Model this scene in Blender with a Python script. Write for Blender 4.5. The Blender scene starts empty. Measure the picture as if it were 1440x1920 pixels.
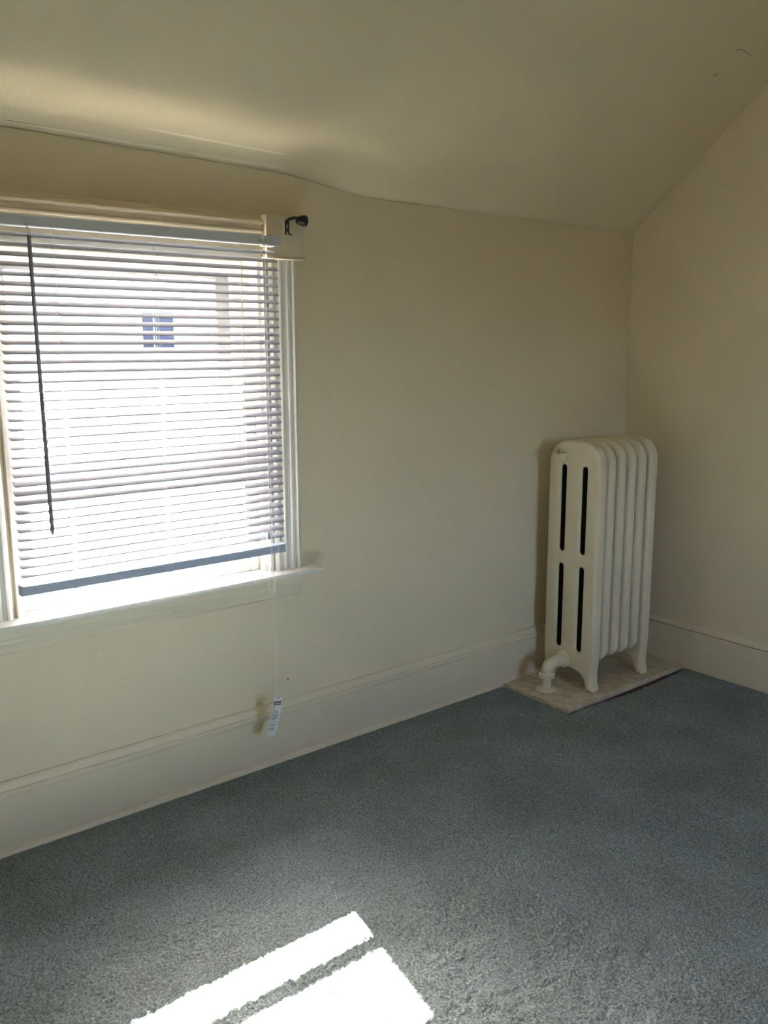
import bpy, bmesh, math, random
import numpy as np
from mathutils import Vector, Matrix

random.seed(4)
SC = bpy.context.scene
COL = SC.collection

# ------------------------------------------------------------------ camera
F_PX = 1657.22
YAW, PITCH, ROLL = math.radians(38.8095), math.radians(10.5924), math.radians(-0.1934)
CAM_H = 1.5
fwd = Vector((math.cos(PITCH)*math.sin(YAW), math.cos(PITCH)*math.cos(YAW), -math.sin(PITCH)))
r0 = Vector((math.cos(YAW), -math.sin(YAW), 0))
u0 = r0.cross(fwd)
rgt = math.cos(ROLL)*r0 + math.sin(ROLL)*u0
up = rgt.cross(fwd)
cam_d = bpy.data.cameras.new('camera')
cam = bpy.data.objects.new('camera', cam_d)
COL.objects.link(cam)
cam.matrix_world = Matrix(((rgt.x, up.x, -fwd.x, 0), (rgt.y, up.y, -fwd.y, 0), (rgt.z, up.z, -fwd.z, CAM_H), (0, 0, 0, 1)))
cam_d.sensor_fit = 'HORIZONTAL'
cam_d.sensor_width = 36
cam_d.lens = F_PX / 1440 * 36
cam_d.clip_start = 0.02
SC.camera = cam

# ------------------------------------------------------------------ light and exposure
SC.view_settings.view_transform = 'Standard'
SC.view_settings.look = 'None'
SC.view_settings.gamma = 1
SC.view_settings.use_curve_mapping = False
SC.view_settings.exposure = 4.22
SC.cycles.use_denoising = True
SC.cycles.max_bounces = 14
SC.cycles.diffuse_bounces = 8
SC.cycles.transparent_max_bounces = 16
SC.cycles.sample_clamp_indirect = 12
SC.cycles.caustics_reflective = False
SC.cycles.caustics_refractive = False

SUN_K, SUN_T = 0.21, 0.87           # sideways and downward run of the sun per metre towards the room
sun_dir = Vector((-SUN_K, -1, -SUN_T)).normalized()
sd = bpy.data.lights.new('sun', 'SUN')
sd.energy = 12.0
sd.angle = math.radians(0.55)
sd.color = (1.0, 0.97, 0.92)
sun = bpy.data.objects.new('sun', sd)
COL.objects.link(sun)
sun.rotation_euler = sun_dir.to_track_quat('-Z', 'Y').to_euler()

world = bpy.data.worlds.new('sky')
SC.world = world
world.use_nodes = True
wn = world.node_tree
wn.nodes.clear()
sky = wn.nodes.new('ShaderNodeTexSky')
sky.sky_type = 'NISHITA'
sky.sun_disc = False
sky.sun_elevation = math.radians(40.4)
sky.sun_rotation = math.atan2(SUN_K, 1.0)
sky.air_density = 0.6
sky.dust_density = 5.0
bg = wn.nodes.new('ShaderNodeBackground')
bg.inputs['Strength'].default_value = 0.20
wo = wn.nodes.new('ShaderNodeOutputWorld')
wn.links.new(sky.outputs[0], bg.inputs[0])
wn.links.new(bg.outputs[0], wo.inputs[0])

pl = bpy.data.lights.new('window_portal', 'AREA')     # portal: guides sky samples through the opening, emits nothing
pl.shape = 'RECTANGLE'
pl.size, pl.size_y = 0.70, 0.95
pl.cycles.is_portal = True
po = bpy.data.objects.new('window_portal', pl)
COL.objects.link(po)
po.location = (1.175, 2.845, 1.26)
po.rotation_euler = (math.radians(-90), 0, 0)

# added fill lamp behind the camera, at a made-up opening in the back wall
bl = bpy.data.lights.new('back_fill_light', 'AREA')
bl.shape = 'RECTANGLE'
bl.size, bl.size_y = 1.05, 1.15
bl.energy = 0.1
bl.color = (0.93, 0.97, 1.0)
bo = bpy.data.objects.new('back_fill_light', bl)
COL.objects.link(bo)
bo.location = (1.9, -2.02, 1.45)
bo.rotation_euler = (math.radians(90), 0, 0)


# ------------------------------------------------------------------ materials
def mat(name, color, rough=0.5, var=0.0, var_scale=8.0, bump=0.0, bump_scale=60.0, detail=4.0, color2=None, spec=0.5, metal=0.0, translucent=0.0):
    m = bpy.data.materials.new(name)
    m.use_nodes = True
    nt = m.node_tree
    b = nt.nodes['Principled BSDF']
    b.inputs['Base Color'].default_value = (*color, 1)
    b.inputs['Roughness'].default_value = rough
    b.inputs['Specular IOR Level'].default_value = spec
    b.inputs['Metallic'].default_value = metal
    tc = nt.nodes.new('ShaderNodeTexCoord')
    if var > 0:
        n = nt.nodes.new('ShaderNodeTexNoise')
        n.inputs['Scale'].default_value = var_scale
        n.inputs['Detail'].default_value = detail
        nt.links.new(tc.outputs['Object'], n.inputs['Vector'])
        mr = nt.nodes.new('ShaderNodeMapRange')
        mr.inputs['From Min'].default_value = 0.3
        mr.inputs['From Max'].default_value = 0.7
        nt.links.new(n.outputs['Fac'], mr.inputs['Value'])
        mx = nt.nodes.new('ShaderNodeMix')
        mx.data_type = 'RGBA'
        c2 = color2 or tuple(c*(1-var) for c in color)
        mx.inputs[6].default_value = (*color, 1)
        mx.inputs[7].default_value = (*c2, 1)
        nt.links.new(mr.outputs[0], mx.inputs[0])
        nt.links.new(mx.outputs[2], b.inputs['Base Color'])
    if bump > 0:
        n2 = nt.nodes.new('ShaderNodeTexNoise')
        n2.inputs['Scale'].default_value = bump_scale
        n2.inputs['Detail'].default_value = 6
        nt.links.new(tc.outputs['Object'], n2.inputs['Vector'])
        bp = nt.nodes.new('ShaderNodeBump')
        bp.inputs['Strength'].default_value = bump
        bp.inputs['Distance'].default_value = 0.004
        nt.links.new(n2.outputs['Fac'], bp.inputs['Height'])
        nt.links.new(bp.outputs[0], b.inputs['Normal'])
    if translucent > 0:
        t = nt.nodes.new('ShaderNodeBsdfTranslucent')
        t.inputs['Color'].default_value = (*color, 1)
        ms = nt.nodes.new('ShaderNodeMixShader')
        ms.inputs[0].default_value = translucent
        out = nt.nodes['Material Output']
        nt.links.new(b.outputs[0], ms.inputs[1])
        nt.links.new(t.outputs[0], ms.inputs[2])
        nt.links.new(ms.outputs[0], out.inputs['Surface'])
    return m


M = {}
M['plaster'] = mat('wall_plaster_paint', (0.765, 0.665, 0.472), 0.75, 0.04, 3.0, 0.25, 45.0, spec=0.25)
M['ceiling'] = mat('ceiling_plaster_paint', (0.765, 0.665, 0.472), 0.8, 0.05, 2.0, 0.3, 40.0, spec=0.2)
M['trim'] = mat('cream_gloss_trim', (0.745, 0.660, 0.485), 0.42, 0.03, 6.0, 0.08, 30.0, spec=0.4)
M['winpaint'] = mat('white_window_paint', (0.74, 0.71, 0.63), 0.42, 0.03, 7.0, 0.08, 30.0, spec=0.4)
M['radiator'] = mat('cream_radiator_enamel', (0.76, 0.68, 0.50), 0.4, 0.05, 14.0, 0.18, 70.0, spec=0.4)
M['pad'] = mat('worn_painted_board', (0.68, 0.61, 0.46), 0.6, 0.3, 25.0, 0.3, 60.0, detail=8, color2=(0.46, 0.39, 0.28))
M['wood'] = mat('old_brown_floor_wood', (0.10, 0.042, 0.02), 0.6, 0.4, 20.0, 0.2, 60.0)
M['carpet'] = mat('blue_grey_carpet_pile', (0.285, 0.335, 0.345), 1.0, 0.2, 3.5, 0.6, 500.0, detail=5, color2=(0.215, 0.25, 0.245), spec=0.05)
M['slat'] = mat('white_vinyl_slat', (0.42, 0.415, 0.445), 0.45)
M['rail'] = mat('pale_grey_blind_rail', (0.60, 0.62, 0.65), 0.4, spec=0.4)
M['botrail'] = mat('shaded_bottom_rail', (0.40, 0.45, 0.55), 0.4, spec=0.4)  # same product as the headrail, its darker bluish shade put into the colour
M['cord'] = mat('white_blind_cord', (0.78, 0.77, 0.74), 0.8)
M['wand'] = mat('smoky_plastic_wand', (0.20, 0.20, 0.24), 0.25)
M['clear'] = mat('clear_plastic_hook', (0.6, 0.6, 0.6), 0.2)
M['black'] = mat('black_iron', (0.012, 0.012, 0.014), 0.45, 0.2, 50.0)
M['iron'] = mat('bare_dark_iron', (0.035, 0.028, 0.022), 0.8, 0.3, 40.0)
M['steel'] = mat('dull_steel', (0.42, 0.40, 0.36), 0.45, metal=0.8)
M['brass'] = mat('tarnished_valve', (0.30, 0.26, 0.20), 0.5, 0.4, 60.0, metal=0.3)
M['paper'] = mat('white_tag_card', (0.80, 0.80, 0.76), 0.7)
M['ink'] = mat('black_tag_ink', (0.03, 0.03, 0.03), 0.8)
M['band'] = mat('dark_red_tag_band', (0.17, 0.03, 0.015), 0.7)
M['storm'] = mat('grey_aluminium_storm_frame', (0.42, 0.41, 0.42), 0.5, metal=0.3)
M['siding'] = mat('white_neighbour_siding', (0.82, 0.82, 0.82), 0.7, 0.04, 2.0)
M['shingle'] = mat('grey_roof_shingle', (0.35, 0.34, 0.34), 0.9, 0.3, 8.0)
M['darkglass'] = mat('dark_neighbour_glass', (0.025, 0.030, 0.055), 0.3)
M['ground'] = mat('pale_concrete_ground', (0.34, 0.35, 0.36), 0.9, 0.12, 1.2)
M['lightline'] = mat('painted_light_line', (0.86, 0.79, 0.61), 0.55)
M['crack'] = mat('dark_crack_line', (0.22, 0.18, 0.12), 0.9)


def glass_mat():
    m = bpy.data.materials.new('window_glass')
    m.use_nodes = True
    nt = m.node_tree
    nt.nodes.clear()
    t = nt.nodes.new('ShaderNodeBsdfTransparent')
    t.inputs[0].default_value = (0.97, 0.98, 0.98, 1)
    g = nt.nodes.new('ShaderNodeBsdfGlossy')
    g.inputs['Roughness'].default_value = 0.02
    x = nt.nodes.new('ShaderNodeMixShader')
    x.inputs[0].default_value = 0.05
    o = nt.nodes.new('ShaderNodeOutputMaterial')
    nt.links.new(t.outputs[0], x.inputs[1])
    nt.links.new(g.outputs[0], x.inputs[2])
    nt.links.new(x.outputs[0], o.inputs[0])
    return m


M['glass'] = glass_mat()


def carpet_grain():
    """tuft-to-tuft dye variation over the carpet's base colour"""
    nt = M['carpet'].node_tree
    b = nt.nodes['Principled BSDF']
    src = b.inputs['Base Color'].links[0].from_socket
    tc = nt.nodes.new('ShaderNodeTexCoord')
    n = nt.nodes.new('ShaderNodeTexNoise')
    n.inputs['Scale'].default_value = 170
    n.inputs['Detail'].default_value = 3
    mr = nt.nodes.new('ShaderNodeMapRange')
    mr.inputs['From Min'].default_value = 0.33
    mr.inputs['From Max'].default_value = 0.67
    mr.inputs['To Min'].default_value = 0.55
    mr.inputs['To Max'].default_value = 1.35
    mx = nt.nodes.new('ShaderNodeVectorMath')
    mx.operation = 'SCALE'
    nt.links.new(tc.outputs['Object'], n.inputs['Vector'])
    nt.links.new(n.outputs['Fac'], mr.inputs['Value'])
    nt.links.new(src, mx.inputs[0])
    nt.links.new(mr.outputs[0], mx.inputs['Scale'])
    nt.links.new(mx.outputs[0], b.inputs['Base Color'])


carpet_grain()


# ------------------------------------------------------------------ helpers
def link(name, mesh, parent=None, m=None, loc=None):
    o = bpy.data.objects.new(name, mesh)
    COL.objects.link(o)
    if m is not None:
        mesh.materials.clear()
        mesh.materials.append(m)
    if parent is not None:
        o.parent = parent
    if loc is not None:
        o.location = loc
    return o


def build(name, bm, m, parent=None, smooth=False, loc=None, recalc=True):
    if recalc:
        bmesh.ops.recalc_face_normals(bm, faces=bm.faces[:])
    me = bpy.data.meshes.new(name)
    bm.to_mesh(me)
    bm.free()
    if smooth:
        for p in me.polygons:
            p.use_smooth = True
        try:
            me.set_sharp_from_angle(angle=math.radians(40))
        except Exception:
            pass
    return link(name, me, parent, m, loc)


def empty(name, loc=(0, 0, 0), parent=None):
    o = bpy.data.objects.new(name, None)
    COL.objects.link(o)
    o.location = loc
    o.empty_display_size = 0.05
    if parent:
        o.parent = parent
    return o


def tag(o, label=None, cat=None, group=None, kind=None):
    for k, v in (('label', label), ('category', cat), ('group', group), ('kind', kind)):
        if v:
            o[k] = v
    return o


def box(bm, x0, x1, y0, y1, z0, z1, bev=0.0, seg=2):
    vs = [bm.verts.new((x, y, z)) for x in (x0, x1) for y in (y0, y1) for z in (z0, z1)]
    fs = [(0, 1, 3, 2), (4, 6, 7, 5), (0, 4, 5, 1), (2, 3, 7, 6), (0, 2, 6, 4), (1, 5, 7, 3)]
    faces = [bm.faces.new([vs[i] for i in f]) for f in fs]
    if bev > 0:
        es = list({e for f in faces for e in f.edges})
        bmesh.ops.bevel(bm, geom=es, offset=bev, segments=seg, profile=0.5, affect='EDGES')


def bxo(name, m, parent, *a, bev=0.0):
    bm = bmesh.new()
    box(bm, *a, bev=bev)
    return build(name, bm, m, parent, smooth=bev > 0)


def extrude_profile(bm, pts, axis, a, b):
    """closed 2-D profile swept along one axis; axis 'x': pts=(y,z); 'z': pts=(x,y); 'y': pts=(x,z)"""
    def P(p, t):
        return {'x': (t, p[0], p[1]), 'z': (p[0], p[1], t), 'y': (p[0], t, p[1])}[axis]
    A = [bm.verts.new(P(p, a)) for p in pts]
    B = [bm.verts.new(P(p, b)) for p in pts]
    n = len(pts)
    for i in range(n):
        bm.faces.new((A[i], A[(i+1) % n], B[(i+1) % n], B[i]))
    bm.faces.new(A)
    bm.faces.new(list(reversed(B)))


def tube(bm, pts, r, n=8, cap=True):
    pts = [Vector(p) for p in pts]
    rs = r if isinstance(r, (list, tuple)) else [r]*len(pts)
    prev = None
    rings = []
    for i, p in enumerate(pts):
        t = (pts[min(i+1, len(pts)-1)] - pts[max(i-1, 0)])
        t = t.normalized() if t.length > 1e-9 else Vector((0, 0, 1))
        if prev is None:
            a = Vector((1, 0, 0)) if abs(t.x) < 0.9 else Vector((0, 1, 0))
            prev = (a - t*a.dot(t)).normalized()
        else:
            q = prev - t*prev.dot(t)
            prev = q.normalized() if q.length > 1e-6 else prev
        w = t.cross(prev)
        rings.append([bm.verts.new(p + rs[i]*(math.cos(2*math.pi*k/n)*prev + math.sin(2*math.pi*k/n)*w)) for k in range(n)])
    for a, b in zip(rings, rings[1:]):
        for k in range(n):
            bm.faces.new((a[k], a[(k+1) % n], b[(k+1) % n], b[k]))
    if cap:
        bm.faces.new(list(reversed(rings[0])))
        bm.faces.new(rings[-1])


def lathe(bm, prof, origin, axis, n=20):
    """prof = [(dist along axis, radius)]"""
    ax = Vector(axis).normalized()
    o = Vector(origin)
    tube_pts = [o + ax*d for d, _ in prof]
    a = Vector((1, 0, 0)) if abs(ax.x) < 0.9 else Vector((0, 1, 0))
    u = (a - ax*a.dot(ax)).normalized()
    w = ax.cross(u)
    rings = [[bm.verts.new(p + r*(math.cos(2*math.pi*k/n)*u + math.sin(2*math.pi*k/n)*w)) for k in range(n)] for p, (_, r) in zip(tube_pts, prof)]
    for A, B in zip(rings, rings[1:]):
        for k in range(n):
            bm.faces.new((A[k], A[(k+1) % n], B[(k+1) % n], B[k]))
    bm.faces.new(list(reversed(rings[0])))
    bm.faces.new(rings[-1])


def smooth_path(pts, n=8):
    """Catmull-Rom through the points"""
    P = [Vector(p) for p in pts]
    P = [2*P[0]-P[1]] + P + [2*P[-1]-P[-2]]
    out = []
    for i in range(1, len(P)-2):
        for k in range(n):
            t = k/n
            a, b, c, d = P[i-1], P[i], P[i+1], P[i+2]
            out.append(0.5*((2*b) + (c-a)*t + (2*a-5*b+4*c-d)*t*t + (3*b-a-3*c+d)*t**3))
    out.append(P[-2])
    return out


# ------------------------------------------------------------------ room shell
X_L, X_R = -1.25, 3.620         # inner faces of the side walls
Y_B, Y_F = -1.90, 2.625         # back wall, window wall
Z_FLAT = 2.85
SLOPE = 0.849
OX0, OX1, OZ0, OZ1 = 0.735, 1.585, 0.715, 1.800   # window opening


def crease(x):
    """height of the line where the window wall meets the sloping ceiling: plaster is fuller above the window"""
    t = min(max((x - 1.64)/0.42, 0), 1)
    t = t*t*(3-2*t)
    far = 2.026 - 0.009*min(max((x-2.0)/1.6, 0), 1)
    near = 2.090 - 0.020*min(max((x-0.8)/0.85, 0), 1)
    return near*(1-t) + far*t


# window wall as a sheet with an opening, top edge following the crease, plus outer thickness
bm = bmesh.new()
HX0, HX1, HZ0, HZ1 = OX0-0.013, OX1+0.013, 0.689, 1.813      # rough opening around the jambs
xs = sorted(set([X_L, 0.0, 0.45, HX0, 1.0, 1.3, HX1, 1.62, 1.70, 1.78, 1.86, 1.95, 2.05, 2.15, 2.4, 2.8, 3.2, X_R]))
zs = [-0.012, OZ0, OZ1]
for a, b in zip(xs, xs[1:]):
    hole = a >= HX0-1e-6 and b <= HX1+1e-6
    cols = [(-0.012, HZ0), (HZ1, None)] if hole else [(-0.012, HZ0), (HZ0, HZ1), (HZ1, None)]
    for z0, z1 in cols:
        za, zb = (crease(a), crease(b)) if z1 is None else (z1, z1)
        bm.faces.new([bm.verts.new(v) for v in ((a, Y_F, z0), (b, Y_F, z0), (b, Y_F, zb), (a, Y_F, za))])
bmesh.ops.remove_doubles(bm, verts=bm.verts[:], dist=1e-5)
r = bmesh.ops.extrude_face_region(bm, geom=bm.faces[:])
for v in [g for g in r['geom'] if isinstance(g, bmesh.types.BMVert)]:
    v.co.y = 2.83
    if v.co.z > 1.9:
        v.co.z = crease(v.co.x) - SLOPE*(2.83-Y_F) + 0.01
wall_front = tag(build('wall_front', bm, M['plaster']), kind='structure')
# thin raised seam of an old plaster patch under the window apron
bm = bmesh.new()
tube(bm, smooth_path([(1.652, Y_F, 0.60), (1.655, Y_F, 0.50), (1.651, Y_F, 0.42), (1.656, Y_F, 0.33)]), [0.0012]*25, 6)
build('plaster_seam', bm, M['plaster'], wall_front, smooth=True)


def slab(name, verts, m, thick):
    bm = bmesh.new()
    bm.faces.new([bm.verts.new(v) for v in verts])
    n = bm.faces[:][0]
    n.normal_update()
    r = bmesh.ops.extrude_face_region(bm, geom=bm.faces[:])
    for v in [g for g in r['geom'] if isinstance(g, bmesh.types.BMVert)]:
        v.co += Vector(thick)
    return build(name, bm, m)


z_c = crease(X_R)
y_flat = Y_F - (Z_FLAT - z_c)/SLOPE
tag(slab('wall_right', [(X_R, Y_B, -0.012), (X_R, 2.83, -0.012), (X_R, 2.83, 1.85), (X_R, Y_F, z_c+0.02), (X_R, y_flat, Z_FLAT+0.02), (X_R, Y_B, Z_FLAT+0.02)],
         M['plaster'], (0.12, 0, 0)), kind='structure')
tag(slab('wall_left', [(X_L, Y_B, -0.012), (X_L, 2.83, -0.012), (X_L, 2.83, 1.85), (X_L, Y_F, 2.10), (X_L, y_flat, Z_FLAT+0.02), (X_L, Y_B, Z_FLAT+0.02)],
         M['plaster'], (-0.12, 0, 0)), kind='structure')
# back wall with a made-up opening for the fill lamp (behind the camera)
BX0, BX1, BZ0, BZ1 = 1.35, 2.45, 0.85, 2.05
bm = bmesh.new()
box(bm, X_L, BX0, Y_B-0.14, Y_B, -0.012, Z_FLAT)
box(bm, BX1, X_R, Y_B-0.14, Y_B, -0.012, Z_FLAT)
box(bm, BX0, BX1, Y_B-0.14, Y_B, -0.012, BZ0)
box(bm, BX0, BX1, Y_B-0.14, Y_B, BZ1, Z_FLAT)
tag(build('wall_back', bm, M['plaster']), kind='structure')

# ceiling: sloping plane with uneven plaster, then flat
rng = np.random.RandomState(3)


def soft_noise(nx, ny, step):
    g = rng.rand(nx//step+4, ny//step+4)
    xi = np.linspace(1, nx/step+1, nx)
    yi = np.linspace(1, ny/step+1, ny)
    x0 = xi.astype(int); fx = xi-x0; fx = fx*fx*(3-2*fx)
    y0 = yi.astype(int); fy = yi-y0; fy = fy*fy*(3-2*fy)
    a = g[np.ix_(x0, y0)]; b = g[np.ix_(x0+1, y0)]; c = g[np.ix_(x0, y0+1)]; d = g[np.ix_(x0+1, y0+1)]
    fx = fx[:, None]; fy = fy[None, :]
    return a*(1-fx)*(1-fy)+b*fx*(1-fy)+c*(1-fx)*fy+d*fx*fy-0.5


def grid_mesh(name, V, nx, ny, keep=None):
    me = bpy.data.meshes.new(name)
    idx = np.arange(nx*ny).reshape(nx, ny)
    q = np.stack([idx[:-1, :-1], idx[1:, :-1], idx[1:, 1:], idx[:-1, 1:]], -1).reshape(-1, 4)
    if keep is not None:
        q = q[keep.reshape(-1)]
    nf = len(q)
    me.vertices.add(nx*ny)
    me.vertices.foreach_set('co', V.reshape(-1).astype(np.float32))
    me.loops.add(nf*4)
    me.loops.foreach_set('vertex_index', q.reshape(-1).astype(np.int32))
    me.polygons.add(nf)
    me.polygons.foreach_set('loop_start', (np.arange(nf)*4).astype(np.int32))
    me.polygons.foreach_set('use_smooth', np.ones(nf, bool))
    me.update(calc_edges=True)
    return me


nx, ny = 200, 70
cx_ = np.linspace(X_L, X_R, nx)
s = np.linspace(0, 1, ny)**1.6
V = np.zeros((nx, ny, 3))
bumps = soft_noise(nx, ny, 14)*0.010 + soft_noise(nx, ny, 5)*0.003
for i, x in enumerate(cx_):
    zc = crease(x)
    ys = Y_F + 0.004 + (y_flat-Y_F)*s
    zl = zc + (Z_FLAT-zc)*s
    # rounded lip of plaster just above the window
    w = 1.0/(1+math.exp((x-1.58)/0.03))
    dd = (Y_F-ys)
    lip = 0*dd
    fade = np.minimum(dd/0.15, 1)*min((X_R-x)/0.35, 1)
    V[i, :, 0] = x
    V[i, :, 1] = ys
    V[i, :, 2] = zl + bumps[i]*fade + lip
me = grid_mesh('ceiling', V, nx, ny)
bm = bmesh.new()
bm.from_mesh(me)
f = bm.faces.new([bm.verts.new(v) for v in ((X_L, y_flat, Z_FLAT), (X_R, y_flat, Z_FLAT), (X_R, Y_B, Z_FLAT), (X_L, Y_B, Z_FLAT))])
me2 = bpy.data.meshes.new('ceiling')
bm.to_mesh(me2)
bm.free()
ceiling = tag(link('ceiling', me2, None, M['ceiling']), kind='structure')
# line of light above the window, painted as pale strips along the crease
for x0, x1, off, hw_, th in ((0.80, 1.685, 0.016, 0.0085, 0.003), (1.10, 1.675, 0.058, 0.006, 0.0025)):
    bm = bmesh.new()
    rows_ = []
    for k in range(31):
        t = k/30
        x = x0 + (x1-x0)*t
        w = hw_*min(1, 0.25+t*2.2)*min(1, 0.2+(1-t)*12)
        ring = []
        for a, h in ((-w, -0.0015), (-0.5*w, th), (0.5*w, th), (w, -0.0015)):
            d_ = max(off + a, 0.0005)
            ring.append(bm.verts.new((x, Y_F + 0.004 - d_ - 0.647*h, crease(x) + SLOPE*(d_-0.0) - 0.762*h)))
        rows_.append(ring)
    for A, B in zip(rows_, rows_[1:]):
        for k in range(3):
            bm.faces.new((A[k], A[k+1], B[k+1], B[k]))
    build('light_line', bm, M['lightline'], ceiling, smooth=True)

# roof over it, running out to the eave that shades the upper sash
bm = bmesh.new()
EY, EZ = 2.925, 1.752
pr = [(EY, EZ), (EY+0.02, EZ+0.19), (y_flat-0.05, Z_FLAT+0.46), (Y_B-0.3, Z_FLAT+0.46), (Y_B-0.3, Z_FLAT+0.14), (y_flat-0.02, Z_FLAT+0.14), (2.62, 2.16), (2.83, 1.96), (2.84, EZ)]
extrude_profile(bm, pr, 'x', X_L-0.3, X_R+0.3)
tag(build('roof', bm, M['shingle']), kind='structure')

# floor: brown boards under the carpet
tag(bxo('floor', M['wood'], None, X_L, X_R, Y_B, 2.83, -0.10, -0.012), kind='structure')

# ------------------------------------------------------------------ carpet
PX0, PX1, PY0 = 2.768, X_R, 2.222        # radiator board footprint (left edge, right, room edge)
STEP = 0.0036
gx0, gx1, gy0, gy1 = 0.30, 3.600, 0.60, 2.599
nx = int((gx1-gx0)/STEP)+1
ny = int((gy1-gy0)/STEP)+1
gx = np.linspace(gx0, gx1, nx)
gy = np.linspace(gy0, gy1, ny)
XX, YY = np.meshgrid(gx, gy, indexing='ij')


def blur(a, k):
    for _ in range(k):
        p = np.pad(a, 1, mode='edge')
        a = (p[:-2, 1:-1]+p[2:, 1:-1]+p[1:-1, :-2]+p[1:-1, 2:]+2*p[1:-1, 1:-1])/6
    return a


n1 = blur(rng.rand(nx, ny)-0.5, 1); n1 /= n1.std()
n2 = rng.rand(nx, ny)-0.5
n3 = blur(rng.rand(nx, ny)-0.5, 14); n3 /= n3.std()
edge = np.clip(np.minimum((2.600-YY)/0.03, (3.610-XX)/0.03), 0.15, 1)
ZZ = (0.0012*np.clip(n1, -2.2, 1.6) + 0.0029*n2 + 0.0008*n3)*edge
inpad = (XX > PX0-0.004) & (YY > PY0-0.016-0.022*np.clip((XX-2.85)/0.3, 0, 1)*np.clip((3.60-XX)/0.25, 0, 1))
rag = 0.006*soft_noise(nx, ny, 6)
jx = (rng.rand(nx, ny)-0.5)*STEP*0.7
jy = (rng.rand(nx, ny)-0.5)*STEP*0.7
V = np.stack([XX+jx, YY+jy, ZZ], -1)
cell = ~(inpad[:-1, :-1] | inpad[1:, 1:])
me = grid_mesh('carpet', V, nx, ny, cell)
bm = bmesh.new()
bm.from_mesh(me)
for q in (((X_L, Y_B), (gx0, Y_B), (gx0, Y_F), (X_L, Y_F)), ((gx0, Y_B), (X_R, Y_B), (X_R, gy0), (gx0, gy0))):
    bm.faces.new([bm.verts.new((a, b, 0)) for a, b in q])
me2 = bpy.data.meshes.new('carpet')
bm.to_mesh(me2)
bm.free()
carpet = link('carpet', me2, None, M['carpet'])
tag(carpet, 'blue grey cut pile carpet covering the whole floor', 'carpet', kind='stuff')

# ------------------------------------------------------------------ baseboards


def baseboard(name, axis, a, b, face, sgn, capt):
    """face = wall plane, sgn*t steps into the room"""
    e = tag(empty(name), kind='structure')
    def prof(pts):
        return [(face + sgn*t, z) for t, z in pts]
    bm = bmesh.new()
    extrude_profile(bm, prof([(0, -0.012), (0.019, -0.012), (0.019, 0.176), (0.016, 0.181), (0, 0.181)]), axis, a, b)
    build('board', bm, M['trim'], e)
    bm = bmesh.new()
    extrude_profile(bm, prof([(0, 0.1835), (0.021, 0.1835), (0.026, 0.187), (0.0265, 0.193), (0.023, 0.199), (0.017, 0.202), (0.0155, 0.209), (0.011, 0.219), (0.006, capt), (0, capt)]), axis, a, b)
    build('cap_moulding', bm, M['trim'], e)
    bm = bmesh.new()
    extrude_profile(bm, prof([(0.0195, -0.012), (0.032, -0.012), (0.032, 0.004), (0.029, 0.012), (0.0235, 0.0165), (0.0195, 0.0175)]), axis, a, b)
    build('shoe_moulding', bm, M['trim'], e)
    return e


baseboard('baseboard_front', 'x', X_L, X_R-0.001, Y_F, -1, 0.226)
# right wall: the same boards running along Y
e = tag(empty('baseboard_right'), kind='structure')
for nm, pts in (('board', [(0, -0.012), (0.019, -0.012), (0.019, 0.178), (0.015, 0.183), (0, 0.183)]),
                ('cap_moulding', [(0, 0.1865), (0.016, 0.1865), (0.0185, 0.190), (0.018, 0.197), (0.012, 0.206), (0.005, 0.212), (0, 0.214)])):
    bm = bmesh.new()
    extrude_profile(bm, [(X_R - t, z) for t, z in pts], 'y', Y_B, Y_F-0.034)
    build(nm, bm, M['trim'], e)

# ------------------------------------------------------------------ window
win = tag(empty('window_1', (1.16, Y_F, OZ0)), kind='structure')
WL = win.location


def wpart(name, bm, m=None, parent=None, smooth=False):
    """geometry is given in room coordinates; shift into the window's own frame"""
    for v in bm.verts:
        v.co -= WL
    return build(name, bm, m or M['winpaint'], parent or win, smooth=smooth)


# fluted side casings
fl = [(0, 0), (0, 0.020), (0.010, 0.026), (0.016, 0.026), (0.020, 0.021), (0.028, 0.0175), (0.036, 0.021), (0.040, 0.026), (0.046, 0.026),
      (0.050, 0.021), (0.058, 0.0175), (0.066, 0.021), (0.070, 0.026), (0.078, 0.026), (0.081, 0.019), (0.086, 0.018), (0.089, 0.027), (0.094, 0.030), (0.099, 0.027), (0.104, 0.016), (0.114, 0.013), (0.116, 0)]
for side in (1, -1):
    bm = bmesh.new()
    x0 = 1.604 if side > 0 else 0.709
    extrude_profile(bm, [(x0 + side*u, Y_F - t) for u, t in fl], 'z', 0.7225, 1.7865)
    wpart('side_casing', bm)
    # square corner block with a small lip along its bottom edge
    bm = bmesh.new()
    a, b = (1.585, 1.728) if side > 0 else (0.585, 0.728)
    box(bm, a, b, Y_F-0.046, Y_F, 1.793, 1.926, bev=0.003)
    box(bm, a-0.004, b+0.006, Y_F-0.053, Y_F, 1.786, 1.7935, bev=0.002)
    wpart('corner_block', bm, M['trim'], smooth=True)
# head casing with two reeds
bm = bmesh.new()
extrude_profile(bm, [(Y_F, 1.800), (Y_F-0.018, 1.800), (Y_F-0.018, 1.866), (Y_F-0.026, 1.869), (Y_F-0.027, 1.874), (Y_F-0.019, 1.878), (Y_F-0.019, 1.893),
                     (Y_F-0.029, 1.897), (Y_F-0.031, 1.903), (Y_F-0.024, 1.909), (Y_F-0.012, 1.914), (Y_F-0.010, 1.926), (Y_F, 1.926)], 'x', 0.728, 1.585)
wpart('head_casing', bm, M['trim'])
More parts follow.
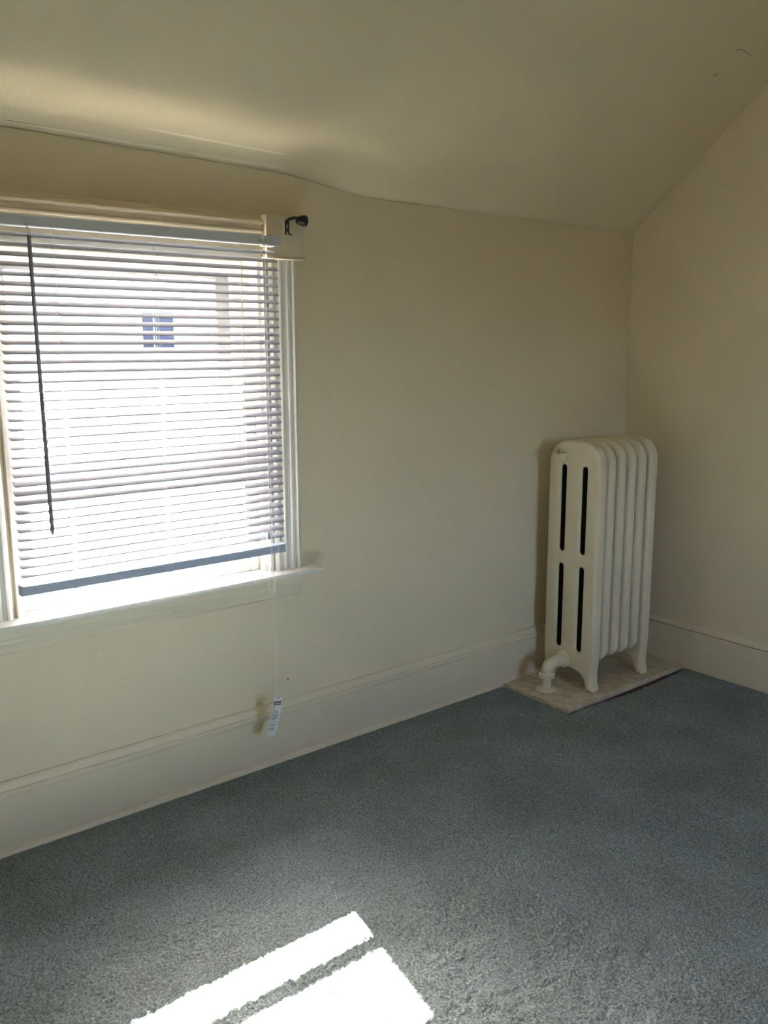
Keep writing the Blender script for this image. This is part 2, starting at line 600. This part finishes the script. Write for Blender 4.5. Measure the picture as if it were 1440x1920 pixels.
# stool with a rounded nose
bm = bmesh.new()
nose = [(2.6425, 0.7215), (2.556, 0.7225), (2.549, 0.720), (2.5455, 0.712), (2.549, 0.704), (2.556, 0.702), (2.6425, 0.702)]
extrude_profile(bm, nose, 'x', 0.545, 1.765)
wpart('stool', bm, smooth=True)
bm = bmesh.new()
box(bm, OX0-0.012, OX1+0.012, 2.64, 2.86, 0.690, 0.7215)
wpart('sill', bm)
# moulded apron under the stool
bm = bmesh.new()
ap = [(Y_F, 0.702), (Y_F-0.024, 0.702), (Y_F-0.024, 0.668), (Y_F-0.020, 0.660), (Y_F-0.020, 0.652), (Y_F-0.014, 0.640), (Y_F-0.010, 0.632), (Y_F-0.010, 0.624), (Y_F-0.003, 0.616), (Y_F, 0.616)]
extrude_profile(bm, ap, 'x', 0.600, 1.715)
wpart('apron', bm, M['trim'])
# jambs, stops, head jamb
for side in (1, -1):
    bm = bmesh.new()
    a, b = (OX1, OX1+0.012) if side > 0 else (OX0-0.012, OX0)
    box(bm, a, b, 2.606, 2.83, 0.7215, 1.812)
    a, b = (OX1-0.014, OX1) if side > 0 else (OX0, OX0+0.014)
    box(bm, a, b, 2.622, 2.655, 0.722, 1.80)
    box(bm, a, b, 2.705, 2.718, 0.722, 1.80)
    wpart('side_jamb', bm)
bm = bmesh.new()
box(bm, OX0, OX1, 2.606, 2.83, 1.788, 1.806)
wpart('head_jamb', bm)


def frame(name, x0, x1, z0, z1, y0, y1, stile, bot, top, m=None, mid=None, bev=0.003, parent=None):
    bm = bmesh.new()
    box(bm, x0, x0+stile, y0, y1, z0, z1, bev=bev)
    box(bm, x1-stile, x1, y0, y1, z0, z1, bev=bev)
    box(bm, x0+stile, x1-stile, y0+0.001, y1-0.001, z0, z0+bot, bev=bev)
    box(bm, x0+stile, x1-stile, y0+0.001, y1-0.001, z1-top, z1, bev=bev)
    if mid:
        box(bm, x0+stile, x1-stile, y0+0.001, y1-0.001, mid[0], mid[1], bev=bev)
    o = wpart(name, bm, m, parent, smooth=True)
    ym = (y0+y1)/2
    spans = [(z0+bot, z1-top)] if not mid else [(z0+bot, mid[0]), (mid[1], z1-top)]
    for a, b in spans:
        bm = bmesh.new()
        v = [bm.verts.new(p) for p in ((x0+stile-0.004, ym, a-0.004), (x1-stile+0.004, ym, a-0.004), (x1-stile+0.004, ym, b+0.004), (x0+stile-0.004, ym, b+0.004))]
        bm.faces.new(v)
        wpart('pane', bm, M['glass'], o)
    return o


frame('lower_sash', OX0+0.003, OX1-0.003, 0.7225, 1.300, 2.662, 2.702, 0.045, 0.075, 0.035)
frame('upper_sash', OX0+0.003, OX1-0.003, 1.250, 1.787, 2.720, 2.756, 0.045, 0.040, 0.048)
frame('storm_frame', OX0+0.001, OX1-0.001, 0.725, 1.787, 2.792, 2.816, 0.077, 0.055, 0.060, m=M['storm'], mid=(1.315, 1.345))
# ------------------------------------------------------------------ mini blind
YB = 2.535
blind = tag(empty('venetian_blind', (1.155, YB, 1.85)), 'white horizontal slat mini blind lowered over the window', 'window blind')
BL = blind.location
SX0, SX1 = 0.7165, 1.594


def bpart(name, bm, m, parent=None, smooth=False):
    for v in bm.verts:
        v.co -= BL
    return build(name, bm, m, parent or blind, smooth=smooth)


bm = bmesh.new()
extrude_profile(bm, [(2.5185, 1.8225), (2.5185, 1.8495), (2.520, 1.8500), (2.5215, 1.8485), (2.5215, 1.8255), (2.5535, 1.8255), (2.5535, 1.8485), (2.555, 1.850), (2.5565, 1.8495), (2.5565, 1.8225)], 'x', 0.700, 1.602)
hr = bpart('headrail', bm, M['rail'])
bm = bmesh.new()
box(bm, 1.520, 1.545, 2.5165, 2.5187, 1.828, 1.838)
bpart('cord_lock', bm, M['steel'], hr)
bm = bmesh.new()
box(bm, 1.551, 1.590, 2.516, 2.562, 1.8200, 1.8222)
bpart('bottom_clip', bm, M['cord'], hr)
bm = bmesh.new()
box(bm, 1.560, 1.575, 2.530, 2.575, 1.850, 1.853)
bpart('mounting_clip', bm, M['steel'], hr)

# one slat mesh, shared
TILT, WID, CAMB, TH = math.radians(29), 0.0290, 0.0018, 0.0005
bm = bmesh.new()
K = 8
prof = []
for k in range(K+1):
    t = k/K*2-1
    y, z = t*WID/2, CAMB*(1-t*t) - CAMB*0.6
    prof.append((y, z))
c, s_ = math.cos(TILT), math.sin(TILT)
prof = [(y*c - z*s_, y*s_ + z*c) for y, z in prof]      # room edge (small Y) lower
L = SX1-SX0
# the corners at both ends are rounded
def end_in(t):
    return 0.0042*max(0, abs(t)-0.45)**2/(0.55**2)
rows = []
for off in (0.0, -TH):
    A, B = [], []
    for k, (y, z) in enumerate(prof):
        t = k/K*2-1
        A.append(bm.verts.new((-L/2+end_in(t), y, z+off)))
        B.append(bm.verts.new((L/2-end_in(t), y, z+off)))
    rows.append((A, B))
(A1, B1), (A2, B2) = rows
for k in range(K):
    bm.faces.new((A1[k], A1[k+1], B1[k+1], B1[k]))
    bm.faces.new((A2[k], B2[k], B2[k+1], A2[k+1]))
    bm.faces.new((A1[k+1], A1[k], A2[k], A2[k+1]))
    bm.faces.new((B1[k], B1[k+1], B2[k+1], B2[k]))
bm.faces.new((A1[0], B1[0], B2[0], A2[0]))
bm.faces.new((A1[K], A2[K], B2[K], B1[K]))
bmesh.ops.recalc_face_normals(bm, faces=bm.faces[:])
slat_me = bpy.data.meshes.new('slat')
bm.to_mesh(slat_me)
bm.free()
for p in slat_me.polygons:
    p.use_smooth = True
slat_me.set_sharp_from_angle(angle=math.radians(50))
slat_me.materials.append(M['slat'])
Z_TOP, PITCH_Z = 1.8015, 0.0259
slat_z = []
z = Z_TOP
while z > 0.846:
    slat_z.append(z)
    z -= PITCH_Z
for z in slat_z:
    o = bpy.data.objects.new('slat', slat_me)
    COL.objects.link(o)
    o.parent = blind
    o.location = ((SX0+SX1)/2-BL.x + random.uniform(-0.0008, 0.0008), 0, z-BL.z)
    o.rotation_euler = (math.radians(random.uniform(-1.6, 1.6)), math.radians(random.uniform(-0.05, 0.05)), 0)
# bottom rail with end caps and cord buttons
bm = bmesh.new()
extrude_profile(bm, [(2.5205, 0.8085), (2.5195, 0.812), (2.5195, 0.832), (2.522, 0.8355), (2.548, 0.8375), (2.5505, 0.834), (2.5505, 0.812), (2.5495, 0.8085)], 'x', SX0, SX1-0.004)
br = bpart('bottom_rail', bm, M['botrail'])
for x0, x1 in ((SX0-0.003, SX0+0.002), (SX1-0.006, SX1-0.001)):
    bm = bmesh.new()
    box(bm, x0, x1, 2.5185, 2.5515, 0.8075, 0.8385, bev=0.0015)
    bpart('end_cap', bm, M['botrail'], br, smooth=True)
for x in (0.872, 1.168, 1.452):
    bm = bmesh.new()
    lathe(bm, [(0, 0.007), (0.003, 0.0075), (0.0055, 0.005)], (x, 2.530, 0.8088), (0, 0, -1), 14)
    bpart('cord_button', bm, M['rail'], br, smooth=True)
# ladder cords: front and back string and a rung under each slat
for x in (0.872, 1.168, 1.452):
    bm = bmesh.new()
    h = WID/2*c + 0.0012
    tube(bm, [(x, YB-h, 1.824), (x, YB-h, 0.836)], 0.0007, 5)
    tube(bm, [(x+0.004, YB+h, 1.824), (x+0.004, YB+h, 0.836)], 0.0007, 5)
    for z in slat_z:
        tube(bm, [(x, YB-h, z-0.0085), (x+0.004, YB+h, z+0.0055)], 0.0004, 4)
    bpart('ladder_cord', bm, M['cord'])
# tilt wand: hook, plain upper stem, twisted lower lengths
WX, WY = 0.800, 2.500
bm = bmesh.new()
tube(bm, smooth_path([(WX-0.002, 2.519, 1.826), (WX-0.002, 2.508, 1.820), (WX, WY, 1.812), (WX+0.004, WY, 1.806), (WX+0.001, WY, 1.799), (WX-0.003, WY, 1.803)], 5), 0.0014, 6)
hook = bpart('wand_hook', bm, M['clear'])
bm = bmesh.new()
tw = []
zz = 1.795
rings = []
prevr = None
NS = 300
for i in range(NS+1):
    f_ = i/NS
    z = 1.795 - f_*(1.795-0.980)
    x = WX + 0.003*f_
    y = WY - 0.006*f_
    r_ = 0.0056 if f_ < 0.47 else 0.0062
    tw_zone = (0.47 < f_ < 0.74) or f_ > 0.885
    if tw_zone:
        r_ = 0.0062*(0.80+0.26*abs(math.sin((f_*(1.795-0.98))*math.pi/0.0245)))
    if f_ > 0.985:
        r_ *= math.sqrt(max(0.05, 1-((f_-0.985)/0.015)**2))
    ang = (z*40 if tw_zone else 0)
    rings.append([bm.verts.new((x+r_*math.cos(ang+k*math.pi/3), y+r_*math.sin(ang+k*math.pi/3), z)) for k in range(6)])
for A, B in zip(rings, rings[1:]):
    for k in range(6):
        bm.faces.new((A[k], A[(k+1) % 6], B[(k+1) % 6], B[k]))
bm.faces.new(rings[0])
bm.faces.new(list(reversed(rings[-1])))
tag(bpart('tilt_wand', bm, M['wand']), 'dark smoky plastic wand')
# lift cords with knot, tassel, loop and the long tail to the tag
CX, CY = 1.528, 2.508
bm = bmesh.new()
tube(bm, smooth_path([(CX-0.001, 2.517, 1.832), (CX-0.002, CY, 1.815), (CX-0.003, CY, 1.3), (CX-0.004, CY, 0.905), (CX-0.009, CY, 0.890)]), 0.0011, 6)
tube(bm, smooth_path([(CX+0.006, 2.517, 1.832), (CX+0.005, CY, 1.815), (CX+0.006, CY, 1.3), (CX+0.004, CY, 0.92), (CX+0.002, CY, 0.885), (CX+0.001, CY, 0.80), (CX-0.004, CY, 0.755),
                      (CX-0.012, CY, 0.715), (CX-0.013, CY, 0.690), (CX-0.002, CY-0.004, 0.672), (CX+0.011, CY, 0.685), (CX+0.012, CY, 0.712), (CX+0.004, CY, 0.760), (CX+0.001, CY, 0.80)]), 0.0011, 6)
tube(bm, smooth_path([(CX+0.001, CY, 0.885), (CX+0.002, CY, 0.80), (CX+0.006, CY, 0.66), (CX+0.008, CY, 0.50), (CX+0.012, CY+0.01, 0.30), (CX+0.0125, CY+0.012, 0.2885)]), 0.0009, 6)
tube(bm, smooth_path([(CX+0.004, CY, 0.900), (CX+0.018, CY+0.002, 0.868), (CX+0.030, CY+0.002, 0.838), (CX+0.027, CY, 0.812), (CX+0.012, CY, 0.800), (CX+0.003, CY, 0.806)]), 0.0008, 6)
lc = bpart('lift_cord', bm, M['cord'], smooth=True)
bm = bmesh.new()
lathe(bm, [(0, 0.0022), (0.003, 0.0035), (0.012, 0.0045), (0.024, 0.0068), (0.027, 0.0068), (0.0285, 0.0055)], (CX-0.0105, CY-0.001, 0.893), (0, 0, -1), 14)
bpart('tassel', bm, M['rail'], lc, smooth=True)
for kx, kz in ((CX, 0.897), (CX+0.003, 0.884), (CX+0.001, 0.803)):
    bm = bmesh.new()
    bmesh.ops.create_icosphere(bm, subdivisions=2, radius=0.0026, matrix=Matrix.Translation((kx, CY, kz)))
    bpart('knot', bm, M['cord'], lc, smooth=True)

# ------------------------------------------------------------------ warning tag on the cord
tagp = empty('warning_tag', (1.547, 2.522, 0.286))
tagp.rotation_euler = (math.radians(3), math.radians(14), math.radians(12))
tag(tagp, 'small white paper warning tag hanging on the blind cord before the baseboard', 'tag')
TW, TL = 0.042, 0.140
bm = bmesh.new()
NSEG = 8
rowsf, rowsb = [], []
for i in range(NSEG+1):
    t = i/NSEG
    z = 0.004 - TL*t
    y = -0.004*math.sin(t*math.pi)
    rowsf.append([bm.verts.new((x, y-0.0003, z)) for x in (-TW/2, TW/2)])
    rowsb.append([bm.verts.new((x, y+0.0003, z)) for x in (-TW/2, TW/2)])
for i in range(NSEG):
    bm.faces.new((rowsf[i][0], rowsf[i][1], rowsf[i+1][1], rowsf[i+1][0]))
    bm.faces.new((rowsb[i][0], rowsb[i+1][0], rowsb[i+1][1], rowsb[i][1]))
    bm.faces.new((rowsf[i][0], rowsf[i+1][0], rowsb[i+1][0], rowsb[i][0]))
    bm.faces.new((rowsf[i][1], rowsb[i][1], rowsb[i+1][1], rowsf[i+1][1]))
bm.faces.new((rowsf[0][0], rowsb[0][0], rowsb[0][1], rowsf[0][1]))
bm.faces.new((rowsf[NSEG][0], rowsf[NSEG][1], rowsb[NSEG][1], rowsb[NSEG][0]))
build('card', bm, M['paper'], tagp)


def ty(z):
    return -0.004*math.sin(min(max((0.004-z)/TL, 0), 1)*math.pi) - 0.0008


def strip(bm, x0, x1, z0, z1, dy=0.0):
    bm.faces.new([bm.verts.new(v) for v in ((x0, ty(z0)+dy, z0), (x1, ty(z0)+dy, z0), (x1, ty(z1)+dy, z1), (x0, ty(z1)+dy, z1))])


bm = bmesh.new()
strip(bm, -TW/2+0.002, TW/2-0.004, -0.0235, -0.0105)
build('red_band', bm, M['band'], tagp)
cu = bpy.data.curves.new('warning_lettering', 'FONT')
cu.body = 'WARNING'
cu.size = 0.0092
cu.align_x = 'CENTER'
cu.extrude = 0.0001
to = bpy.data.objects.new('warning_lettering_source', cu)
COL.objects.link(to)
bpy.context.view_layer.update()
tm = bpy.data.meshes.new_from_object(to.evaluated_get(bpy.context.evaluated_depsgraph_get()))
bpy.data.objects.remove(to)
wl = link('lettering', tm, tagp, M['paper'])
wl.location = (-0.001, ty(-0.017)-0.0006, -0.0203)
wl.rotation_euler = (math.radians(90), 0, 0)
wl.scale = (0.72, 1, 1)
bm = bmesh.new()
strip(bm, -0.008, 0.008, 0.0005, 0.0022)       # printing above the band
zz = -0.0275
strip(bm, -0.0185, -0.014, -0.0315, -0.0265)
strip(bm, -0.0185, -0.015, -0.0375, -0.033)
lines = [(-0.042, 0.55), (-0.0465, 0.85), (-0.050, 0.75), (-0.0545, 0.9), (-0.058, 0.95), (-0.0615, 0.9), (-0.065, 0.95), (-0.0685, 0.85), (-0.072, 0.92), (-0.0755, 0.6),
         (-0.083, 0.9), (-0.091, 0.8), (-0.0945, 0.85), (-0.098, 0.7), (-0.106, 0.9), (-0.1095, 0.75), (-0.113, 0.8)]
for zc, ln in lines:                            # lines of small print, each a row of short word-length dashes
    x = -0.0175
    end = -0.0175 + 0.034*ln
    while x < end-0.002:
        w_ = random.uniform(0.002, 0.0055)
        strip(bm, x, min(x+w_, end), zc-0.0008, zc+0.0008)
        x += w_+0.0012
tag(build('small_print', bm, M['ink'], tagp), kind='stuff')

# ------------------------------------------------------------------ curtain rod bracket on the right corner block
brk = tag(empty('curtain_rod_bracket', (1.670, Y_F-0.046, 1.89)), 'black iron curtain rod bracket screwed to the window corner block', 'bracket')
BK = brk.location


def kpart(name, bm, m=None, smooth=False):
    for v in bm.verts:
        v.co -= BK
    return build(name, bm, m or M['black'], brk, smooth=smooth)


yf = Y_F-0.0462
bm = bmesh.new()                                  # slotted plate: two prongs below, web with a screw hole above
box(bm, 1.657, 1.6625, yf-0.002, yf, 1.866, 1.912, bev=0.0006)
box(bm, 1.6685, 1.6735, yf-0.002, yf, 1.866, 1.912, bev=0.0006)
box(bm, 1.6622, 1.6688, yf-0.002, yf, 1.899, 1.912, bev=0.0006)
box(bm, 1.6622, 1.6688, yf-0.002, yf, 1.876, 1.886, bev=0.0006)
kpart('plate', bm)
bm = bmesh.new()
lathe(bm, [(0, 0.0042), (0.0015, 0.0038), (0.0024, 0.002)], (1.6655, yf-0.001, 1.893), (0, -1, 0), 12)
kpart('screw', bm, M['steel'], smooth=True)
bm = bmesh.new()
pts = smooth_path([(1.664, yf-0.003, 1.910), (1.671, yf-0.014, 1.916), (1.684, yf-0.022, 1.919), (1.698, yf-0.024, 1.917)], 6)
tube(bm, pts, 0.0052, 8)
kpart('arm', bm, smooth=True)
bm = bmesh.new()
lathe(bm, [(0, 0.008), (0.004, 0.0125), (0.014, 0.0140), (0.017, 0.0165), (0.028, 0.0180), (0.034, 0.0172), (0.037, 0.013)], (1.690, yf-0.022, 1.912), (1, -0.12, 0.0), 20)
kpart('rod_cup', bm, smooth=True)
bm = bmesh.new()
tube(bm, [(1.673, yf-0.004, 1.870), (1.679, yf-0.006, 1.866), (1.681, yf-0.007, 1.862)], [0.0022, 0.002, 0.0012], 8)
kpart('set_screw', bm, smooth=True)

# ------------------------------------------------------------------ radiator on its board
bm = bmesh.new()
box(bm, PX0, 3.6005, PY0, 2.5925, -0.012, 0.013, bev=0.002)
tag(build('radiator_base_board', bm, M['pad']), 'worn cream painted floor board under the radiator in the corner', 'board')

rad = tag(empty('radiator', (3.155, 2.408, 0.013)), 'cream painted cast iron column radiator standing in the room corner', 'radiator')
RL = rad.location
RC = 2.408        # middle of the depth
HD = 0.137        # half depth
PITCH_X = 0.0715
X_FIRST = 3.006
TSEC = 0.058
TMID = 0.052


def arc(cx, cz, r_, a0, a1, n):
    return [(cx + r_*math.cos(math.radians(a0+(a1-a0)*k/n)), cz + r_*math.sin(math.radians(a0+(a1-a0)*k/n))) for k in range(n+1)]


def section_outline(legs):
    top_r = 0.098
    zt = 1.104
    topa = arc(HD-top_r, zt-top_r, top_r, 0, 90, 9) + arc(-(HD-top_r), zt-top_r, top_r, 90, 180, 9)
    if legs:
        left = [(-HD, 0.20), (-HD+0.002, 0.14), (-0.130, 0.085), (-0.133, 0.045), (-0.142, 0.026), (-0.140, 0.0145), (-0.104, 0.0145), (-0.100, 0.035), (-0.088, 0.066), (-0.066, 0.086), (-0.03, 0.094), (0, 0.095)]
        right = [(-a, b) for a, b in reversed(left[:-1])]
        return topa + left + right
    rb = 0.055
    return topa + arc(-(HD-rb), 0.135+rb, rb, 180, 270, 7) + [(-0.05, 0.128), (0.05, 0.128)] + arc(HD-rb, 0.135+rb, rb, 270, 360, 7)


def slot(yc, z0, z1, hw):
    return arc(yc, z1-hw, hw, 0, 180, 6) + arc(yc, z0+hw, hw, 180, 360, 6)


def section_mesh(name, legs):
    cu = bpy.data.curves.new(name, 'CURVE')
    cu.dimensions = '2D'
    cu.fill_mode = 'BOTH'
    TS = TSEC if legs else TMID
    bev = 0.014 if legs else 0.0245
    cu.bevel_depth = bev
    cu.bevel_resolution = 4
    cu.extrude = TS/2 - bev
    cu.offset = -bev
    loops = [section_outline(legs)]
    for yc in (-0.056, 0.056):
        for z0, z1 in ((0.180, 0.560), (0.617, 0.998)):
            loops.append(slot(yc, z0, z1, 0.0125))
    for lp in loops:
        sp = cu.splines.new('POLY')
        sp.points.add(len(lp)-1)
        for p, (a, b) in zip(sp.points, lp):
            p.co = (a, b, 0, 1)
        sp.use_cyclic_u = True
    o = bpy.data.objects.new(name, cu)
    COL.objects.link(o)
    bpy.context.view_layer.update()
    me = bpy.data.meshes.new_from_object(o.evaluated_get(bpy.context.evaluated_depsgraph_get()))
    bpy.data.objects.remove(o)
    # curve plane (x,y,z) -> room: curve x = across depth (towards the window wall), y = up, z = along the radiator
    n = len(me.vertices)
    co = np.zeros(n*3, np.float32)
    me.vertices.foreach_get('co', co)
    co = co.reshape(-1, 3)
    out = np.stack([co[:, 2], co[:, 0], co[:, 1]], -1)
    me.vertices.foreach_set('co', out.reshape(-1).copy())
    me.update()
    bm = bmesh.new()
    bm.from_mesh(me)
    bmesh.ops.remove_doubles(bm, verts=bm.verts[:], dist=2e-5)
    bmesh.ops.recalc_face_normals(bm, faces=bm.faces[:])
    bm.to_mesh(me)
    bm.free()
    me.name = name
    for p in me.polygons:
        p.use_smooth = True
    me.set_sharp_from_angle(angle=math.radians(35))
    me.materials.clear()
    me.materials.append(M['radiator'])
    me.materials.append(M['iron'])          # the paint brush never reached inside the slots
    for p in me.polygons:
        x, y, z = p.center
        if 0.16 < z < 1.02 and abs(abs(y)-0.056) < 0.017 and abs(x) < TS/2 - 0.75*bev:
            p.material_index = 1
    return me


me_end, me_mid = section_mesh('end_section', True), section_mesh('section', False)
for k in range(6):
    end = k in (0, 5)
    o = bpy.data.objects.new('end_section' if end else 'section', me_end if end else me_mid)
    COL.objects.link(o)
    o.parent = rad
    o.location = (X_FIRST + k*PITCH_X - RL.x, RC - RL.y, -RL.z + (0.0 if end else random.uniform(-0.001, 0.001)))


def rpart(name, bm, m=None, parent=None, smooth=True):
    for v in bm.verts:
        v.co -= RL
    return build(name, bm, m or M['radiator'], parent or rad, smooth=smooth)


for k in range(5):
    xa = X_FIRST + k*PITCH_X + TSEC/2 - 0.014
    for z in (1.045, 0.145):
        bm = bmesh.new()
        lathe(bm, [(0, 0.026), (0.010, 0.024), (PITCH_X-TSEC+0.014, 0.024), (PITCH_X-TSEC+0.024, 0.026)], (xa, RC, z), (1, 0, 0), 16)
        rpart('hub', bm)
XF = X_FIRST - TSEC/2          # end face towards the window
# raised bosses on the end face
bm = bmesh.new()
lathe(bm, [(0, 0.040), (0.008, 0.038), (0.012, 0.034), (0.014, 0.024)], (XF+0.004, 2.432, 0.128), (-1, 0, 0), 20)
rpart('bottom_bushing', bm)
for z in (0.5885,):
    for yc in (-0.056, 0.056):
        bm = bmesh.new()
        bmesh.ops.create_uvsphere(bm, u_segments=16, v_segments=8, radius=0.016, matrix=Matrix.Translation((XF+0.010, RC+yc, z)) @ Matrix.Diagonal((0.75, 1.3, 0.95, 1)))
        rpart('web_boss', bm)
# air valve near the top
bm = bmesh.new()
lathe(bm, [(0, 0.018), (0.005, 0.017), (0.007, 0.011), (0.020, 0.010)], (XF+0.002, 2.452, 1.040), (-1, 0, 0), 14)
av = rpart('air_valve', bm)
bm = bmesh.new()
lathe(bm, [(0, 0.008), (0.003, 0.0115), (0.030, 0.0115), (0.036, 0.009), (0.044, 0.008)], (XF-0.020, 2.452, 1.018), (0, 0.10, 1), 12)
rpart('valve_body', bm, M['radiator'], av)
bm = bmesh.new()
tube(bm, [(XF-0.020, 2.446, 1.050), (XF-0.022, 2.470, 1.054), (XF-0.024, 2.486, 1.056)], [0.0085, 0.0095, 0.0085], 12)
rpart('valve_spout', bm, M['brass'], av)
bm = bmesh.new()
lathe(bm, [(0, 0.0125), (0.004, 0.0150), (0.009, 0.0145), (0.011, 0.012), (0.0111, 0.008), (0.008, 0.0075)], (XF-0.018, 2.488, 1.057), (-1, 0.35, 0.1), 16)
rpart('valve_cap', bm, M['radiator'], av)
# supply valve: union, elbow, collar, riser and floor plate
PXX, PYY = 2.868, 2.428
bm = bmesh.new()
ppts = smooth_path([(XF-0.008, PYY+0.003, 0.128), (XF-0.045, PYY+0.002, 0.129), (PXX+0.036, PYY, 0.128), (PXX+0.014, PYY, 0.121), (PXX+0.003, PYY, 0.104), (PXX, PYY, 0.086), (PXX, PYY, 0.076)], 5)
tube(bm, ppts, [0.027]*len(ppts), 18)
sv = rpart('supply_valve', bm)
for d, w, r_ in ((XF-0.028, 0.014, 0.034), (XF-0.056, 0.010, 0.0305)):
    bm = bmesh.new()
    lathe(bm, [(0, r_-0.003), (0.002, r_), (w-0.002, r_), (w, r_-0.003)], (d, PYY+0.002, 0.1285), (1, 0, 0), 8 if r_ > 0.028 else 18)
    rpart('union_nut', bm, None, sv, smooth=False)
bm = bmesh.new()
lathe(bm, [(0, 0.028), (0.003, 0.0335), (0.020, 0.0335), (0.023, 0.029)], (PXX, PYY, 0.066), (0, 0, 1), 20)
rpart('collar', bm, None, sv)
bm = bmesh.new()
lathe(bm, [(0, 0.0205), (0.056, 0.0205)], (PXX, PYY, 0.0135), (0, 0, 1), 18)
rpart('riser_pipe', bm, None, sv)
bm = bmesh.new()
lathe(bm, [(0, 0.046), (0.002, 0.046), (0.006, 0.038), (0.009, 0.026), (0.011, 0.0235)], (PXX, PYY, 0.0132), (0, 0, 1), 24)
rpart('floor_plate', bm, None, sv)

# ------------------------------------------------------------------ small marks
bm = bmesh.new()
lathe(bm, [(0, 0.0032), (0.0015, 0.003), (0.002, 0.0015)], (1.655, Y_F+0.0004, 0.300), (0, -1, 0), 8)
tag(build('nail', bm, M['black'], smooth=True), 'tiny dark nail head in the wall above the hanging tag', 'nail')

# two short hairline cracks in the sloping ceiling near the right wall
from mathutils.bvhtree import BVHTree
cbm = bmesh.new()
cbm.from_mesh(ceiling.data)
ctree = BVHTree.FromBMesh(cbm)
for pts in ([(3.277, 1.96), (3.3, 1.953), (3.341, 1.954), (3.385, 1.957)], [(3.278, 2.044), (3.281, 2.031)]):
    path = []
    for x, y, _ in smooth_path([(a, b, 0) for a, b in pts], 4):
        hit = ctree.ray_cast(Vector((x, y, 1.0)), Vector((0, 0, 1)))[0]
        path.append(hit - Vector((0, 0.0003, 0.0003)))
    bm = bmesh.new()
    tube(bm, path, 0.0011, 5)
    build('crack', bm, M['crack'], ceiling, smooth=True)
cbm.free()

# ------------------------------------------------------------------ outside
tag(bxo('ground', M['ground'], None, -30, 45, 2.9, 60, -3.3, -3.2), kind='structure')
nh = tag(empty('neighbour_house', (5.0, 14.0, -3.2)), 'white neighbouring house with one dark window seen through the blind', 'house')


def npart(name, bm, m, parent=None):
    for v in bm.verts:
        v.co -= nh.location
    return build(name, bm, m, parent or nh)


bm = bmesh.new()
box(bm, -2.0, 13.0, 14.0, 22.0, -3.2, 2.85)
npart('wall', bm, M['siding'])
bm = bmesh.new()
pr = [(13.6, 2.80), (13.6, 2.92), (18.0, 5.2), (22.4, 2.92), (22.4, 2.80)]
extrude_profile(bm, pr, 'x', -2.4, 13.4)
npart('roof', bm, M['shingle'])
wx, wz, hw = 6.43, 1.78, 0.28
bm = bmesh.new()
box(bm, wx-hw, wx+hw, 13.93, 14.02, wz-hw, wz+hw)
npart('window', bm, M['darkglass'])
bm = bmesh.new()
for a in ((wx-hw-0.07, wx-hw, wz-hw-0.07, wz+hw+0.07), (wx+hw, wx+hw+0.07, wz-hw-0.07, wz+hw+0.07), (wx-hw, wx+hw, wz+hw, wz+hw+0.07), (wx-hw, wx+hw, wz-hw-0.07, wz-hw), (wx-0.082, wx-0.070, wz-hw, wz+hw)):
    box(bm, a[0], a[1], 13.90, 14.02, a[2], a[3])
npart('window_frame', bm, M['siding'])
